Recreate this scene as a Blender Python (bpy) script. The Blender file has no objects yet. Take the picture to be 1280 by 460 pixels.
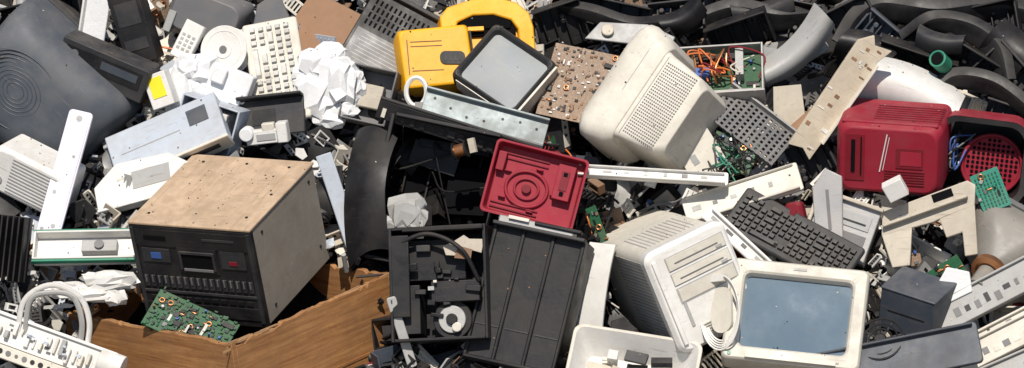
import bpy, math, random
from mathutils import Vector, Matrix, noise, Euler
random.seed(7)
rad=math.radians
U=0.0025                      # modelling unit: quarter centimetre
P=rad(20); K=0.7
EX=Vector((1,0,0)); EY=Vector((0,math.sin(P),math.cos(P))); EZ=Vector((0,-math.cos(P),math.sin(P)))
FM=Matrix((EX,EY,EZ)).transposed()
O=Vector((0,0,1.3))
# heap-face survey grid: gx across, gy down the face, lift out of the face
def hp(gx,gy,lift=0):
    X=(gx-640); Y=(230-gy); Z=-K*Y+lift
    return Vector((X,Y,Z))
def world(v): return O+FM@(v*U)
def height(x,y):
    z=1.3+0.7005*y
    z=min(z,2.6+0.05*(y-1.86))
    f=1-max(0,min(1,(abs(x)-3.5)/2.5))
    f=f*f*(3-2*f)
    if y>5: z*=max(0,1-(y-5)/3)
    return z*f
sc=bpy.context.scene
# ------------------------------------------------------------ materials
MATS={}
def M(name,col,rough=.5,dirt=.4,dcol=(.17,.135,.10),metal=0,bump=.15,s=1,var=.12,dust=.22,kind=None,col2=None,spec=.5):
    if name in MATS: return MATS[name]
    m=bpy.data.materials.new(name); m.use_nodes=True; nt=m.node_tree; N=nt.nodes; L=nt.links
    b=N['Principled BSDF']
    tc=N.new('ShaderNodeTexCoord')
    def noi(scale,det,src=None,ro=.6):
        n=N.new('ShaderNodeTexNoise'); n.inputs['Scale'].default_value=scale; n.inputs['Detail'].default_value=det
        n.inputs['Roughness'].default_value=ro
        L.new(src or tc.outputs['Object'],n.inputs['Vector']); return n.outputs['Fac']
    def mr(src,a,b2,c,d):
        n=N.new('ShaderNodeMapRange'); L.new(src,n.inputs[0])
        for i,v in zip((1,2,3,4),(a,b2,c,d)): n.inputs[i].default_value=v
        return n.outputs[0]
    def ma(op,x,y):
        n=N.new('ShaderNodeMath'); n.operation=op
        for i,v in enumerate((x,y)):
            if isinstance(v,(int,float)): n.inputs[i].default_value=v
            else: L.new(v,n.inputs[i])
        return n.outputs[0]
    def mix(f,x,y,bl='MIX'):
        n=N.new('ShaderNodeMix'); n.data_type='RGBA'; n.blend_type=bl
        for i,v in ((0,f),(6,x),(7,y)):
            if isinstance(v,(int,float)): n.inputs[i].default_value=v
            elif isinstance(v,tuple): n.inputs[i].default_value=(*v,1)
            else: L.new(v,n.inputs[i])
        return n.outputs[2]
    n1=noi(9*s,8,None,.65); n2=noi(75*s,5)
    base=col
    if kind=='wood':
        mp=N.new('ShaderNodeMapping'); mp.inputs['Scale'].default_value=(3,60,3); L.new(tc.outputs['Object'],mp.inputs[0])
        g=noi(1.6,8,mp.outputs[0],.7); base=mix(mr(g,.35,.65,0,1),col,col2)
    elif kind=='pcb':
        v=N.new('ShaderNodeTexVoronoi'); v.distance='MANHATTAN'; v.inputs['Scale'].default_value=160; L.new(tc.outputs['Object'],v.inputs['Vector'])
        base=mix(mr(v.outputs['Distance'],.35,.5,0,1),col,col2)
    elif kind=='scratch':
        mp=N.new('ShaderNodeMapping'); mp.inputs['Scale'].default_value=(6,160,6); mp.inputs['Rotation'].default_value=(0,0,.6); L.new(tc.outputs['Object'],mp.inputs[0])
        g=noi(1.5,4,mp.outputs[0],.6); base=mix(mr(g,.6,.72,0,.7),col,col2)
    elif kind=='scuff':
        g=noi(14,10,None,.8); g2=noi(3.5,4,None,.5); base=mix(mr(g,.45,.62,0,1),col,col2); base=mix(mr(g2,.5,.7,0,.6),base,(.34,.25,.165))
        mp=N.new('ShaderNodeMapping'); mp.inputs['Scale'].default_value=(40,4,3); L.new(tc.outputs['Object'],mp.inputs[0])
        base=mix(mr(noi(2,5,mp.outputs[0],.6),.5,.75,0,.55),base,(.33,.22,.13))
    f1=ma('MULTIPLY',mr(n1,.42,.72,0,1),dirt)
    f2=ma('MULTIPLY',mr(n2,.56,.72,0,1),dirt*.7)
    f=ma('MAXIMUM',f1,f2)
    # thin random scuff lines
    mp=N.new('ShaderNodeMapping'); mp.inputs['Scale'].default_value=(5,90,40); mp.inputs['Rotation'].default_value=(.3,.5,.9); L.new(tc.outputs['Object'],mp.inputs[0])
    sl=noi(2.2,3,mp.outputs[0],.5); f=ma('MAXIMUM',f,ma('MULTIPLY',mr(sl,.64,.70,0,1),dirt*1.2))
    # blotches of grime
    bl=noi(5.5,9,None,.75); f=ma('MAXIMUM',f,ma('MULTIPLY',mr(bl,.58,.64,0,1),dirt*.8))
    c=mix(f,base,dcol)
    if dust>0:
        ge=N.new('ShaderNodeNewGeometry'); sp=N.new('ShaderNodeSeparateXYZ'); L.new(ge.outputs['Normal'],sp.inputs[0])
        n3=noi(28*s,6)
        d=ma('MULTIPLY',mr(sp.outputs[2],.1,1,0,dust),mr(n3,.35,.65,.15,1))
        c=mix(d,c,(.33,.28,.22))
    ge2=N.new('ShaderNodeNewGeometry')
    v=mr(ge2.outputs['Random Per Island'],0,1,1-var,1+var)
    if var>0: v=ma('MULTIPLY',v,mr(noi(4,3),.3,.7,.84,1.08))
    hs=N.new('ShaderNodeHueSaturation'); L.new(c,hs.inputs['Color']); L.new(v,hs.inputs['Value'])
    L.new(hs.outputs[0],b.inputs['Base Color'])
    L.new(mr(n1,.3,.7,max(.05,rough-.1),min(1,rough+.25)),b.inputs['Roughness'])
    b.inputs['Metallic'].default_value=metal; b.inputs['Specular IOR Level'].default_value=spec
    bp=N.new('ShaderNodeBump'); bp.inputs['Strength'].default_value=bump; bp.inputs['Distance'].default_value=.004
    L.new(ma('ADD',n1,ma('MULTIPLY',n2,.4)),bp.inputs['Height']); L.new(bp.outputs[0],b.inputs['Normal'])
    MATS[name]=m; return m
WHITE=M('white_plastic',(.76,.745,.71),.45,.34,dcol=(.27,.23,.18))
OFFW=M('offwhite_plastic',(.68,.64,.555),.5,.36,dcol=(.27,.22,.16))
BEIGE=M('beige_plastic',(.54,.48,.385),.5,.38)
LGREY=M('light_grey_plastic',(.38,.38,.37),.45,.38)
BLGREY=M('pale_blue_plastic',(.48,.53,.60),.4,.36)
MGREY=M('grey_plastic',(.14,.14,.145),.45,.35,dust=.15)
SLATE=M('slate_plastic',(.050,.062,.082),.45,.35,dcol=(.12,.11,.10),dust=.14,spec=.35)
SLATE2=M('crt_housing_plastic',(.070,.082,.10),.5,.4,dcol=(.15,.14,.13),dust=.16,spec=.35)
DGREY=M('dark_grey_plastic',(.024,.025,.029),.5,.35,dcol=(.09,.075,.06),dust=.12,spec=.35)
BLACK=M('black_plastic',(.0075,.0075,.009),.45,.28,dcol=(.06,.05,.04),dust=.05,var=.3,spec=.35)
VOID=M('painted_recess_shade',(.004,.004,.005),.9,.1,dcol=(.02,.017,.014),dust=.0,spec=.1)  # near-black colour standing in for shade inside slots, holes and openings
YEL=M('yellow_plastic',(.90,.43,.006),.42,.25,dcol=(.32,.15,.03),dust=.06)
RED=M('maroon_plastic',(.29,.012,.030),.5,.3,dcol=(.14,.05,.05),dust=.10,spec=.3)
RED2=M('dark_red_plastic',(.19,.007,.017),.5,.3,dcol=(.11,.04,.04),dust=.08,spec=.3)
CHIP=M('chipboard_top',(.56,.41,.28),.9,.4,dcol=(.22,.155,.10),dust=.16,var=.02,kind='scuff',col2=(.46,.32,.21),spec=.12)
WOOD=M('drawer_wood',(.47,.235,.085),.65,.4,dcol=(.10,.05,.025),kind='wood',col2=(.25,.10,.03),dust=.08,var=.05)
WOODE=M('split_wood',(.44,.25,.12),.85,.4,dcol=(.14,.07,.03),bump=.5,dust=.1)
PCBG=M('green_circuit',(.008,.060,.022),.5,.4,kind='pcb',col2=(.012,.10,.04),dust=.10,spec=.3)
PCBT=M('teal_circuit',(.01,.17,.12),.4,.25,kind='pcb',col2=(.03,.25,.18),dust=.1)
PCBB=M('brown_circuit',(.40,.29,.19),.5,.35,kind='pcb',col2=(.26,.17,.11),dust=.1)
METAL=M('sheet_metal',(.42,.42,.41),.42,.4,metal=.6,kind='scratch',col2=(.22,.22,.22))
METB=M('bluish_sheet_metal',(.27,.32,.33),.5,.45,metal=.3)
BRN=M('stereo_side',(.30,.265,.215),.65,.5,dcol=(.15,.115,.08),kind='scratch',col2=(.45,.41,.34),dust=.15)
BOARD=M('brown_board',(.32,.17,.09),.7,.35,dust=.15)
COP=M('copper',(.6,.25,.1),.35,.3,metal=.9)
ORG=M('orange_wire',(.65,.16,.03),.4,.2,dust=.05)
GRNW=M('green_plastic',(.02,.22,.13),.4,.2,dust=.08)
BLU=M('blue_plastic',(.03,.10,.35),.4,.2,dust=.08)
FOAM=M('white_foam',(.77,.77,.775),.9,.16,dcol=(.4,.38,.34),dust=.05,bump=.6,var=.04,spec=.2)
LILAC=M('lilac_white',(.70,.67,.76),.4,.2,dust=.05)
YLAB=M('yellow_label',(.88,.74,.02),.5,.1,dust=.03)
SILV=M('silver_plastic',(.42,.41,.40),.35,.35,metal=.3)
PLNK=M('weathered_plank',(.52,.45,.35),.8,.4,dcol=(.22,.16,.10),kind='scratch',col2=(.33,.25,.17),s=1.5)
BROWNJ=M('rusty_scrap',(.20,.10,.05),.8,.5,bump=.4)
KEYD=M('key_black',(.016,.017,.020),.4,.25,dust=.14,spec=.35)
KEYL=M('key_pale',(.46,.45,.43),.4,.25)
SCR=M('screen_glass',(.085,.135,.185),.5,.14,dcol=(.17,.20,.22),bump=.01,dust=.08,var=0,spec=.25)
SCR2=M('dusty_screen_glass',(.27,.295,.31),.5,.5,dcol=(.40,.39,.36),bump=.03,dust=.2,var=0,spec=.25)
TUBEG=M('tube_glass',(.20,.19,.17),.4,.5,dcol=(.32,.28,.24),bump=.05,spec=.35)
# ------------------------------------------------------------ mesh accumulator
def rr(w,h,r,n=5):
    r=min(r,w/2-.01,h/2-.01); pts=[]
    for cx,cy,a0 in ((w/2-r,h/2-r,0),(-w/2+r,h/2-r,90),(-w/2+r,-h/2+r,180),(w/2-r,-h/2+r,270)):
        for i in range(n):
            a=rad(a0+90*i/(n-1)); pts.append((cx+r*math.cos(a),cy+r*math.sin(a)))
    return pts
def tr(x=0,y=0,z=0,rx=0,ry=0,rz=0): return Matrix.Translation((x,y,z))@Euler((rad(rx),rad(ry),rad(rz))).to_matrix().to_4x4()
def spath(pts,n=8):
    pts=[Vector(p) for p in pts]; out=[]
    q=[2*pts[0]-pts[1]]+pts+[2*pts[-1]-pts[-2]]
    for i in range(1,len(q)-2):
        a,b,c,d=q[i-1:i+3]
        for j in range(n):
            t=j/n; out.append(.5*((2*b)+(c-a)*t+(2*a-5*b+4*c-d)*t*t+(3*b-a-3*c+d)*t**3))
    out.append(pts[-1]); return out
class Acc:
    def __init__(s): s.V=[];s.F=[];s.I=[];s.m=[];s.T=Matrix.Identity(4)
    def add(s,vs,fs,m,T=None):
        if m not in s.m: s.m.append(m)
        k=s.m.index(m); o=len(s.V); A=s.T@T if T is not None else s.T
        s.V+=[A@Vector(v) for v in vs]
        for f in fs: s.F.append([i+o for i in f]); s.I.append(k)
    def box(s,c,d,m,T=None,tp=(1,1),sh=(0,0)):
        x,y,z=d[0]/2,d[1]/2,d[2]/2; vs=[]
        for zz,kx,ky,ox,oy in ((-z,1,1,0,0),(z,tp[0],tp[1],sh[0],sh[1])):
            for a,b in ((-1,-1),(1,-1),(1,1),(-1,1)): vs.append((c[0]+a*x*kx+ox,c[1]+b*y*ky+oy,c[2]+zz))
        s.add(vs,[(3,2,1,0),(4,5,6,7),(0,1,5,4),(1,2,6,5),(2,3,7,6),(3,0,4,7)],m,T)
    def poly(s,pts,z0,z1,m,T=None):
        n=len(pts); ar=sum(pts[i][0]*pts[(i+1)%n][1]-pts[(i+1)%n][0]*pts[i][1] for i in range(n))
        if ar<0: pts=pts[::-1]
        vs=[(x,y,z0) for x,y in pts]+[(x,y,z1) for x,y in pts]
        s.add(vs,[tuple(range(n))[::-1],tuple(range(n,2*n))]+[(i,(i+1)%n,n+(i+1)%n,n+i) for i in range(n)],m,T)
    def loft(s,secs,m,c0=True,c1=True,T=None,n=5):
        vs=[];N=4*n
        for q in secs:
            z,w,h,r=q[:4]; ox,oy=(q[4],q[5]) if len(q)>4 else (0,0)
            vs+=[(x+ox,y+oy,z) for x,y in rr(w,h,r,n)]
        fs=[]; up=secs[-1][0]>secs[0][0]
        for k in range(len(secs)-1):
            for i in range(N):
                j=(i+1)%N; f=(k*N+i,k*N+j,(k+1)*N+j,(k+1)*N+i); fs.append(f if up else f[::-1])
        a=tuple(range(N)); b=tuple(range((len(secs)-1)*N,len(secs)*N))
        if c0: fs.append(a[::-1] if up else a)
        if c1: fs.append(b if up else b[::-1])
        s.add(vs,fs,m,T)
    def cyl(s,c,r,h,m,ax='z',n=20,r2=None,T=None):
        r2=r if r2 is None else r2; vs=[]
        for z,q in ((-h/2,r),(h/2,r2)):
            for i in range(n):
                a=2*math.pi*i/n; p=(q*math.cos(a),q*math.sin(a),z)
                if ax=='x': p=(p[2],p[0],p[1])
                if ax=='y': p=(p[1],p[2],p[0])
                vs.append((c[0]+p[0],c[1]+p[1],c[2]+p[2]))
        s.add(vs,[tuple(range(n))[::-1],tuple(range(n,2*n))]+[(i,(i+1)%n,n+(i+1)%n,n+i) for i in range(n)],m,T)
    def tube(s,pts,r,m,n=6,closed=False,T=None,flat=1):
        pts=[Vector(p) for p in pts]; L=len(pts); vs=[]; u=None
        for i,p in enumerate(pts):
            a=pts[(i-1)%L] if (closed or i>0) else p; b=pts[(i+1)%L] if (closed or i<L-1) else p
            t=(b-a).normalized()
            if u is None: u=t.orthogonal().normalized() if not closed else Vector((0,0,1))
            u=(u-t*u.dot(t)).normalized(); w=t.cross(u)
            for k in range(n):
                an=2*math.pi*k/n; vs.append(p+u*(r*math.cos(an))+w*(r*flat*math.sin(an)))
        fs=[]
        for i in range(L if closed else L-1):
            for k in range(n):
                j=(i+1)%L; fs.append((i*n+k,i*n+(k+1)%n,j*n+(k+1)%n,j*n+k))
        if not closed: fs+= [tuple(range(n))[::-1],tuple(range((L-1)*n,L*n))]
        s.add(vs,fs,m,T)
    def ring(s,c,R,r,m,n=28,ry=1,T=None):
        s.tube([(c[0]+R*math.cos(2*math.pi*i/n),c[1]+R*ry*math.sin(2*math.pi*i/n),c[2]) for i in range(n)],r,m,6,True,T)
    def sheet(s,fn,nu,nv,m,t=2,T=None):
        g=[[Vector(fn(i/nu,j/nv)) for j in range(nv+1)] for i in range(nu+1)]; top=[];bot=[]
        for i in range(nu+1):
            for j in range(nv+1):
                a=g[min(i+1,nu)][j]-g[max(i-1,0)][j]; b=g[i][min(j+1,nv)]-g[i][max(j-1,0)]
                n=a.cross(b); n=n.normalized() if n.length>0 else Vector((0,0,1))
                top.append(g[i][j]); bot.append(g[i][j]-n*t)
        o=len(top); q=lambda i,j:i*(nv+1)+j; fs=[]
        for i in range(nu):
            for j in range(nv):
                f=(q(i,j),q(i+1,j),q(i+1,j+1),q(i,j+1)); fs.append(f); fs.append(tuple(x+o for x in f[::-1]))
        for i in range(nu):
            fs.append((q(i,0),q(i,0)+o,q(i+1,0)+o,q(i+1,0))); fs.append((q(i+1,nv),q(i+1,nv)+o,q(i,nv)+o,q(i,nv)))
        for j in range(nv):
            fs.append((q(0,j+1),q(0,j+1)+o,q(0,j)+o,q(0,j))); fs.append((q(nu,j),q(nu,j)+o,q(nu,j+1)+o,q(nu,j+1)))
        s.add(top+bot,fs,m,T)
    def lump(s,c,r,m,nu=13,nv=8,jit=.16,T=None):
        # torn, faceted lump of foam or crumpled film
        vs=[];fs=[]; ax=Euler((random.random()*3,random.random()*3,random.random()*3)).to_matrix()
        for j in range(nv+1):
            th=math.pi*j/nv; pole=j in (0,nv); kk=1
            for i in range(nu):
                if not(pole and i>0): kk=1+rnd(-jit,jit)
                ph=2*math.pi*(i+.5*(j%2))/nu; d=ax@Vector((math.sin(th)*math.cos(ph),math.sin(th)*math.sin(ph),math.cos(th)))
                d=Vector([math.copysign(abs(x)**.8,x) for x in d])
                vs.append((c[0]+d.x*r[0]*kk,c[1]+d.y*r[1]*kk,c[2]+d.z*r[2]*kk))
        for j in range(nv):
            for i in range(nu): fs.append((j*nu+i,(j+1)*nu+i,(j+1)*nu+(i+1)%nu)); fs.append((j*nu+i,(j+1)*nu+(i+1)%nu,j*nu+(i+1)%nu))
        s.add(vs,fs,m,T)
    def mesh(s,name,ang=32):
        me=bpy.data.meshes.new(name); me.from_pydata([tuple(v*U) for v in s.V],[],s.F)
        for m in s.m: me.materials.append(m)
        me.polygons.foreach_set('material_index',s.I); me.polygons.foreach_set('use_smooth',[True]*len(s.F))
        me.update(); me.set_sharp_from_angle(angle=rad(ang)); return me
def ori(**k):
    (ka,a),(kb,b)=list(k.items()); a=Vector(a).normalized(); b=Vector(b); b=(b-a*a.dot(b)).normalized()
    d={ka:a,kb:b}
    if 'z' not in d: d['z']=d['x'].cross(d['y'])
    elif 'x' not in d: d['x']=d['y'].cross(d['z'])
    else: d['y']=d['z'].cross(d['x'])
    return Matrix((d['x'],d['y'],d['z'])).transposed()
BB=[]
class Obj:
    def __init__(s,name,ang=32): s.n=name; s.a=Acc(); s.d=Acc(); s.ang=ang
    def put(s,gx,gy,lift,R,bev=1.3,reject=True):
        me=s.a.mesh(s.n,s.ang); ob=bpy.data.objects.new(s.n,me); sc.collection.objects.link(ob)
        ob.matrix_world=Matrix.Translation(world(hp(gx,gy,lift)))@(FM@R).to_4x4()
        if bev:
            b=ob.modifiers.new('bevel','BEVEL'); b.width=bev*U; b.segments=2; b.limit_method='ANGLE'; b.angle_limit=rad(40)
        if s.d.V:
            c=bpy.data.objects.new('details',s.d.mesh('details')); sc.collection.objects.link(c); c.parent=ob
        if reject:
            vs=s.a.V; lo=Vector([min(v[i] for v in vs) for i in range(3)]); hi=Vector([max(v[i] for v in vs) for i in range(3)])
            BB.append((ob.matrix_world.inverted(),lo*U,hi*U))
        s.ob=ob; return ob
rnd=random.uniform
# ------------------------------------------------------------ generic builders
def pcb(a,w,h,m,n=30,T=None,tall=8):
    a.box((0,0,0),(w,h,1.6),m,T)
    for i in range(n):
        x,y=rnd(-.46,.46)*w,rnd(-.46,.46)*h; k=random.random(); q=rnd(2,tall)
        if k<.45: a.box((x,y,.8+q/4),(rnd(3,.14*w),rnd(3,8),q/2),random.choice([BLACK,BLACK,DGREY,MGREY]),T)
        elif k<.7: a.cyl((x,y,.8+q/2),rnd(1.2,3),q,random.choice([BLACK,BLU,SILV,BROWNJ]),n=10,T=T)
        elif k<.78: a.box((x,y,.8+q/2),(rnd(2,4),rnd(6,14),q),random.choice([METAL,OFFW,BLACK]),T)
        elif k<.9: a.cyl((x,y,1.5),1.2,rnd(5,9),COP,'x',8,T=T)
        else: a.ring((x,y,2.5),3,1.2,COP,12,T=T)
def crt(o,w,h,d,body,bez,glass,f=14,st=.45,cap=True,br=12):
    a=o.a
    a.loft([(-9,w-2*f,h-2*f,7),(0,w-2*f+4,h-2*f+4,8),(2.5,w-2*f+9,h-2*f+9,9),(2.5,w-7,h-7,br-2),(0,w-2,h-2,br),(-4,w,h,br),(-d*.26,w,h,br)],bez,False,False)
    a.loft([(-d*.25,w-5,h-5,br),(-d*st,w-10,h-10,br+3),(-d*(st+.16),w*.84,h*.82,18),(-d,w*.6,h*.55,16)],body,True,cap)
    W,H=w-2*f+1,h-2*f+1
    a.sheet(lambda u,v:((u-.5)*W,(v-.5)*H,-9+6*(1-(2*u-1)**2)*(1-(2*v-1)**2)),14,12,glass,1)
def slots(d,n,m,x0,dx,y0,dy,z,sx,sy,mat,T=None,sz=.8):
    for i in range(n):
        for j in range(m): d.box((x0+i*dx,y0+j*dy,z),(sx,sy,sz),mat,T)
def tray(a,w,h,d,m,t=2.5,T=None,m2=None):
    a.box((0,0,-d/2),(w-2*t,h-2*t,t),m2 or m,T)
    for sx in (-1,1): a.box((sx*(w/2-t/2),0,0),(t,h,d+t),m,T)
    for sy in (-1,1): a.box((0,sy*(h/2-t/2),0),(w-2*t-.02,t,d+t-.1),m,T)
def keyboard(o,w,h,rows,cols,base,key,gap=.82):
    a=o.a; a.loft([(-5,w,h,4),(0,w,h,4),(2,w-4,h-4,3)],base)
    kw=(w-12)/cols; kh=(h-16)/rows
    for r in range(rows):
        c=0
        while c<cols:
            sp=1
            if r==0 and c==3: sp=min(5,cols-c)
            elif random.random()<.07: sp=min(2,cols-c)
            if random.random()>.03:
                o.d.box((-w/2+6+(c+sp/2)*kw,-h/2+7+(r+.5)*kh,4),(kw*sp*gap+kw*(sp-1)*(1-gap),kh*gap,4.5),key,tp=(.8,.8))
            c+=sp
# ============================================================ NAMED OBJECTS
# stereo cabinet with chipboard top
o=Obj('stereo_cabinet'); W,H,D=168,136,178
o.a.box((0,-2,-2),(W-2,H-6,D-6),BRN); o.a.box((0,H/2-2,0),(W+1,4,D+1),CHIP)
o.a.box((0,-2,D/2-4),(W,H-5,8),BLACK)
z=D/2+.6
o.d.box((0,48,z),(W-8,22,1.5),BLACK); o.d.box((-50,48,z+1),(30,6,1),VOID); o.d.box((38,50,z+1),(44,3,1),DGREY)
o.d.box((5,20,z),(54,34,2),BLACK); o.d.box((5,20,z+1.2),(44,22,1),VOID); o.d.box((5,31,z+2),(46,3,2.5),DGREY); o.d.box((5,8,z+2),(40,3,2),MGREY)
for sx in (-1,1): o.d.box((5+sx*23,20,z+2),(3,24,2),DGREY)
o.d.box((-52,24,z),(38,18,1.6),DGREY); o.d.box((-52,24,z+1.2),(14,8,1),BLU); o.d.box((54,24,z),(34,24,1.6),DGREY); o.d.box((54,20,z+1.2),(11,5,1),RED2)
for i in range(17): o.d.box((-72+i*9,-12,z),(6,15,2.4),DGREY); o.d.box((-72+i*9,-9,z+1.6),(1.4,9,1.5),MGREY)
o.d.box((0,-26,z),(W-6,3,1.5),DGREY)
for i in range(12): o.d.box((-66+i*12,-35,z),(8,5,1.8),BLACK)
o.d.box((0,-50,z),(W-10,16,1.2),BLACK)
for sx in (-1,1): o.d.box((sx*80,0,z),(5,H-14,2.4),DGREY)
for x,zz in ((-60,-70),(0,-72),(60,-70),(66,60),(-66,66),(70,0)): o.d.cyl((x,H/2+.4,zz),1.9,1.2,BLACK,'y',10)
for y,zz in ((50,-70),(50,60),(-50,60),(-40,-70)): o.d.cyl((W/2-.6,y,zz),2,1.4,BLACK,'x',10)
o.put(294,299,60,ori(x=(.903,-.061,.425),y=(-.15,.883,.444)))
# wooden drawer
o=Obj('wooden_drawer'); W,H,D=300,104,277; t=7
def ragged(L,h,n=70,amp=6,seed=1):
    pts=[(-L/2,-h/2)]+[(L/2,-h/2)]
    for i in range(n+1):
        x=L/2-L*i/n; pts.append((x,h/2-abs(noise.noise(Vector((x*.02,seed*9,0))))*amp*2-(rnd(0,1) if random.random()<.8 else rnd(0,5))))
    return pts
o.a.poly(ragged(W,H,seed=1,amp=4),-t/2,t/2,WOOD,tr(0,0,D/2-t/2)); o.a.poly(ragged(W,H,seed=2,amp=3),-t/2,t/2,WOOD,tr(0,0,-D/2+t/2))
o.a.poly(ragged(D-2*t-.2,H-1,seed=3),-t/2,t/2,WOOD,tr(W/2-t/2,0,0,0,90,0)); o.a.poly(ragged(D-2*t-.2,H-1,seed=5),-t/2,t/2,WOOD,tr(-W/2+t/2,0,0,0,90,0))
o.a.box((0,-H/2+6,0),(W-2*t-.2,4,D-2*t-.4),BOARD)
for i in range(70): o.d.box((W/2-t/2+rnd(-2.6,2.2),H/2-rnd(3,7),rnd(-D/2,D/2)),(rnd(1,3),rnd(1,4),rnd(8,34)),WOODE,tr(0,0,0,rnd(-1.5,1.5),0,0))
for i in range(26): o.d.box((rnd(-W/2,W/2)*.9,H/2-rnd(3,7),D/2-t/2+rnd(-2,2)),(rnd(8,30),rnd(1,4),rnd(1,3)),WOODE)
o.d.box((W/2+.3,-36,10),(1.5,3,D-20),WOOD)
o.put(296,412,-50,ori(x=(.726,-.11,.679),y=(-.13,.95,.287)),.6)
# green circuit scrap in drawer
o=Obj('circuit_board'); pcb(o.a,108,54,PCBG,44,tall=8)
for i in range(220): o.d.box((rnd(-52,52),rnd(-26,26),rnd(1,3)),(rnd(1.5,5),rnd(1.5,5),rnd(1,4)),random.choice([PCBG,PCBG,PCBG,PCBG,PCBG,BLACK,DGREY]),tr(0,0,0,0,0,rnd(-8,8)))
o.put(250,400,72,ori(x=(.90,-.40,.15),y=(.3,.78,-.5)),.4)
# slate CRT housing at left
o=Obj('crt_monitor')
o.a.loft([(-90,196,158,14),(-50,200,160,16),(-8,194,154,24),(14,176,138,34),(25,150,112,44),(30,112,80,38)],SLATE2,n=9)
o.a.loft([(-104,210,172,16),(-88,210,172,16),(-80,200,162,16)],DGREY)
for i in range(2,11): o.d.ring((-24,0,29.8-max(0,(i-5))*.3),i*6.0,.8,SLATE,40,.8)
for i in range(3): o.d.box((66,-36+i*6,26),(2,2,2),VOID)
o.put(44,124,45,ori(x=(.73,-.66,.05),y=(.6,.72,.3)),1)
# lilac-white strip
o=Obj('plastic_strip'); o.a.loft([(-2.5,31,176,5),(2.5,31,176,5)],LILAC)
for x,y,q in ((0,78,4),(6,30,2),(-6,-18,2.5),(4,-60,3)): o.d.cyl((x,y,2.6),q,.7,LGREY,n=12)
o.d.box((-9,-70,2.7),(4,12,.6),LGREY); o.d.box((12.5,0,3),(2,150,1.5),LILAC)
o.put(85,224,72,ori(y=(.25,.95,-.15),x=(.95,-.2,.2)),.8)
# white speaker / appliance on the far left
o=Obj('computer_speaker'); o.a.loft([(-30,100,60,6),(24,100,60,8),(30,92,52,8)],WHITE); slots(o.d,1,11,10,0,-22,4.4,30.5,64,1.2,LGREY); o.d.cyl((-34,-12,30.5),5,2,LGREY)
o.put(47,220,30,ori(x=(.86,-.42,.28),y=(.3,.85,.4)),1.5)
# flat white video recorder and panel
o=Obj('video_recorder'); o.a.box((0,0,0),(150,66,26),BLGREY); o.a.box((0,-34,1),(152,4,30),OFFW); o.d.box((46,10,13.4),(26,22,1),SLATE); o.d.box((-20,0,13.3),(80,1,.8),LGREY); o.d.box((0,-36.4,2),(120,.8,9),DGREY)
o.put(212,176,48,ori(x=(.9,.38,.1),y=(-.32,.7,-.45)),1.5)
o=Obj('printer_cover'); o.a.poly([(-60,-30),(55,-34),(64,10),(40,30),(-30,34),(-62,8)],-3,3,WHITE); o.a.box((0,-30,6),(116,4,14),WHITE); o.d.box((14,4,3.4),(50,24,.8),LGREY)
o.put(180,228,42,ori(x=(.93,.25,.2),y=(-.1,.8,-.4)),1.2)
o=Obj('plastic_case'); tray(o.a,80,70,34,BLGREY); o.a.box((10,10,0),(28,30,30),WHITE)
o.put(262,160,40,ori(x=(.9,-.3,.3),y=(.35,.9,.2)),1.2)
# reel on packaging
o=Obj('plastic_reel'); 
for z in (-9,9): o.a.cyl((0,0,z),31,2.5,WHITE,n=40)
o.a.cyl((0,0,0),14,20,OFFW,n=24); o.d.cyl((0,0,10.8),11,1.2,WHITE,n=24); o.d.cyl((0,0,11.8),5,1.2,MGREY,n=16); o.d.ring((0,0,10.4),24,.6,WHITE)
o.put(280,62,66,ori(x=(.85,-.3,.3),y=(.3,.9,.0)),.6)
def lumps(name,gx,gy,l,rs,m,jit=.14):
    o=Obj(name,18)
    for c,r in rs: o.a.lump(c,r,m,jit=jit)
    o.put(gx,gy,l,ori(x=(1,0,0),y=(0,1,0)),0)
lumps('plastic_bag',408,108,48,[((-10,26,0),(26,22,18)),((14,8,6),(24,32,18)),((-16,-12,4),(26,30,16)),((30,0,-2),(18,24,14)),((4,-36,0),(24,16,14)),((2,42,-6),(20,14,12)),((-30,10,-2),(16,18,12)),((24,-24,2),(16,14,12))],FOAM,.2)
lumps('plastic_bag',236,104,42,[((-12,-10,0),(22,32,16)),((14,18,2),(26,20,16)),((18,-16,4),(22,18,14)),((-4,24,4),(16,14,14)),((-20,-32,4),(14,12,10))],FOAM,.2)
lumps('foam_packaging',124,356,56,[((-26,-4,0),(32,10,12)),((24,8,2),(32,12,12)),((0,-10,6),(30,8,10)),((30,-12,4),(16,10,10))],WHITE,.24)
lumps('crumpled_plastic_sheet',510,270,40,[((0,4,0),(24,22,12)),((-12,-16,0),(20,16,10)),((12,-8,4),(14,18,8))],LGREY,.26)
o=Obj('foam_packaging'); o.a.box((0,0,0),(56,46,22),FOAM); o.a.box((-14,10,14),(18,20,10),FOAM); o.a.box((16,-10,14),(14,16,10),FOAM); o.a.box((-20,-16,12),(12,10,8),FOAM)
o.put(286,108,58,ori(x=(.9,-.35,.2),y=(.3,.85,.1)),2)
# pale keyboard
o=Obj('keyboard'); keyboard(o,136,70,5,14,OFFW,KEYL,.66)
o.put(344,88,58,ori(x=(.16,-.93,.3),y=(.97,.18,.05)),.8)
o=Obj('plastic_panel'); o.a.box((0,0,0),(56,70,3),WHITE); o.put(300,70,40,ori(x=(.9,.2,.1),y=(-.1,.95,0)),.8)
o=Obj('metal_bracket'); o.a.box((0,0,0),(84,48,4),DGREY); o.a.box((0,24,8),(84,4,18),BLACK); o.d.box((-10,0,2.5),(30,20,1),BLACK)
o.put(340,146,56,ori(x=(.95,.1,.2),y=(0,.9,-.2)))
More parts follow.
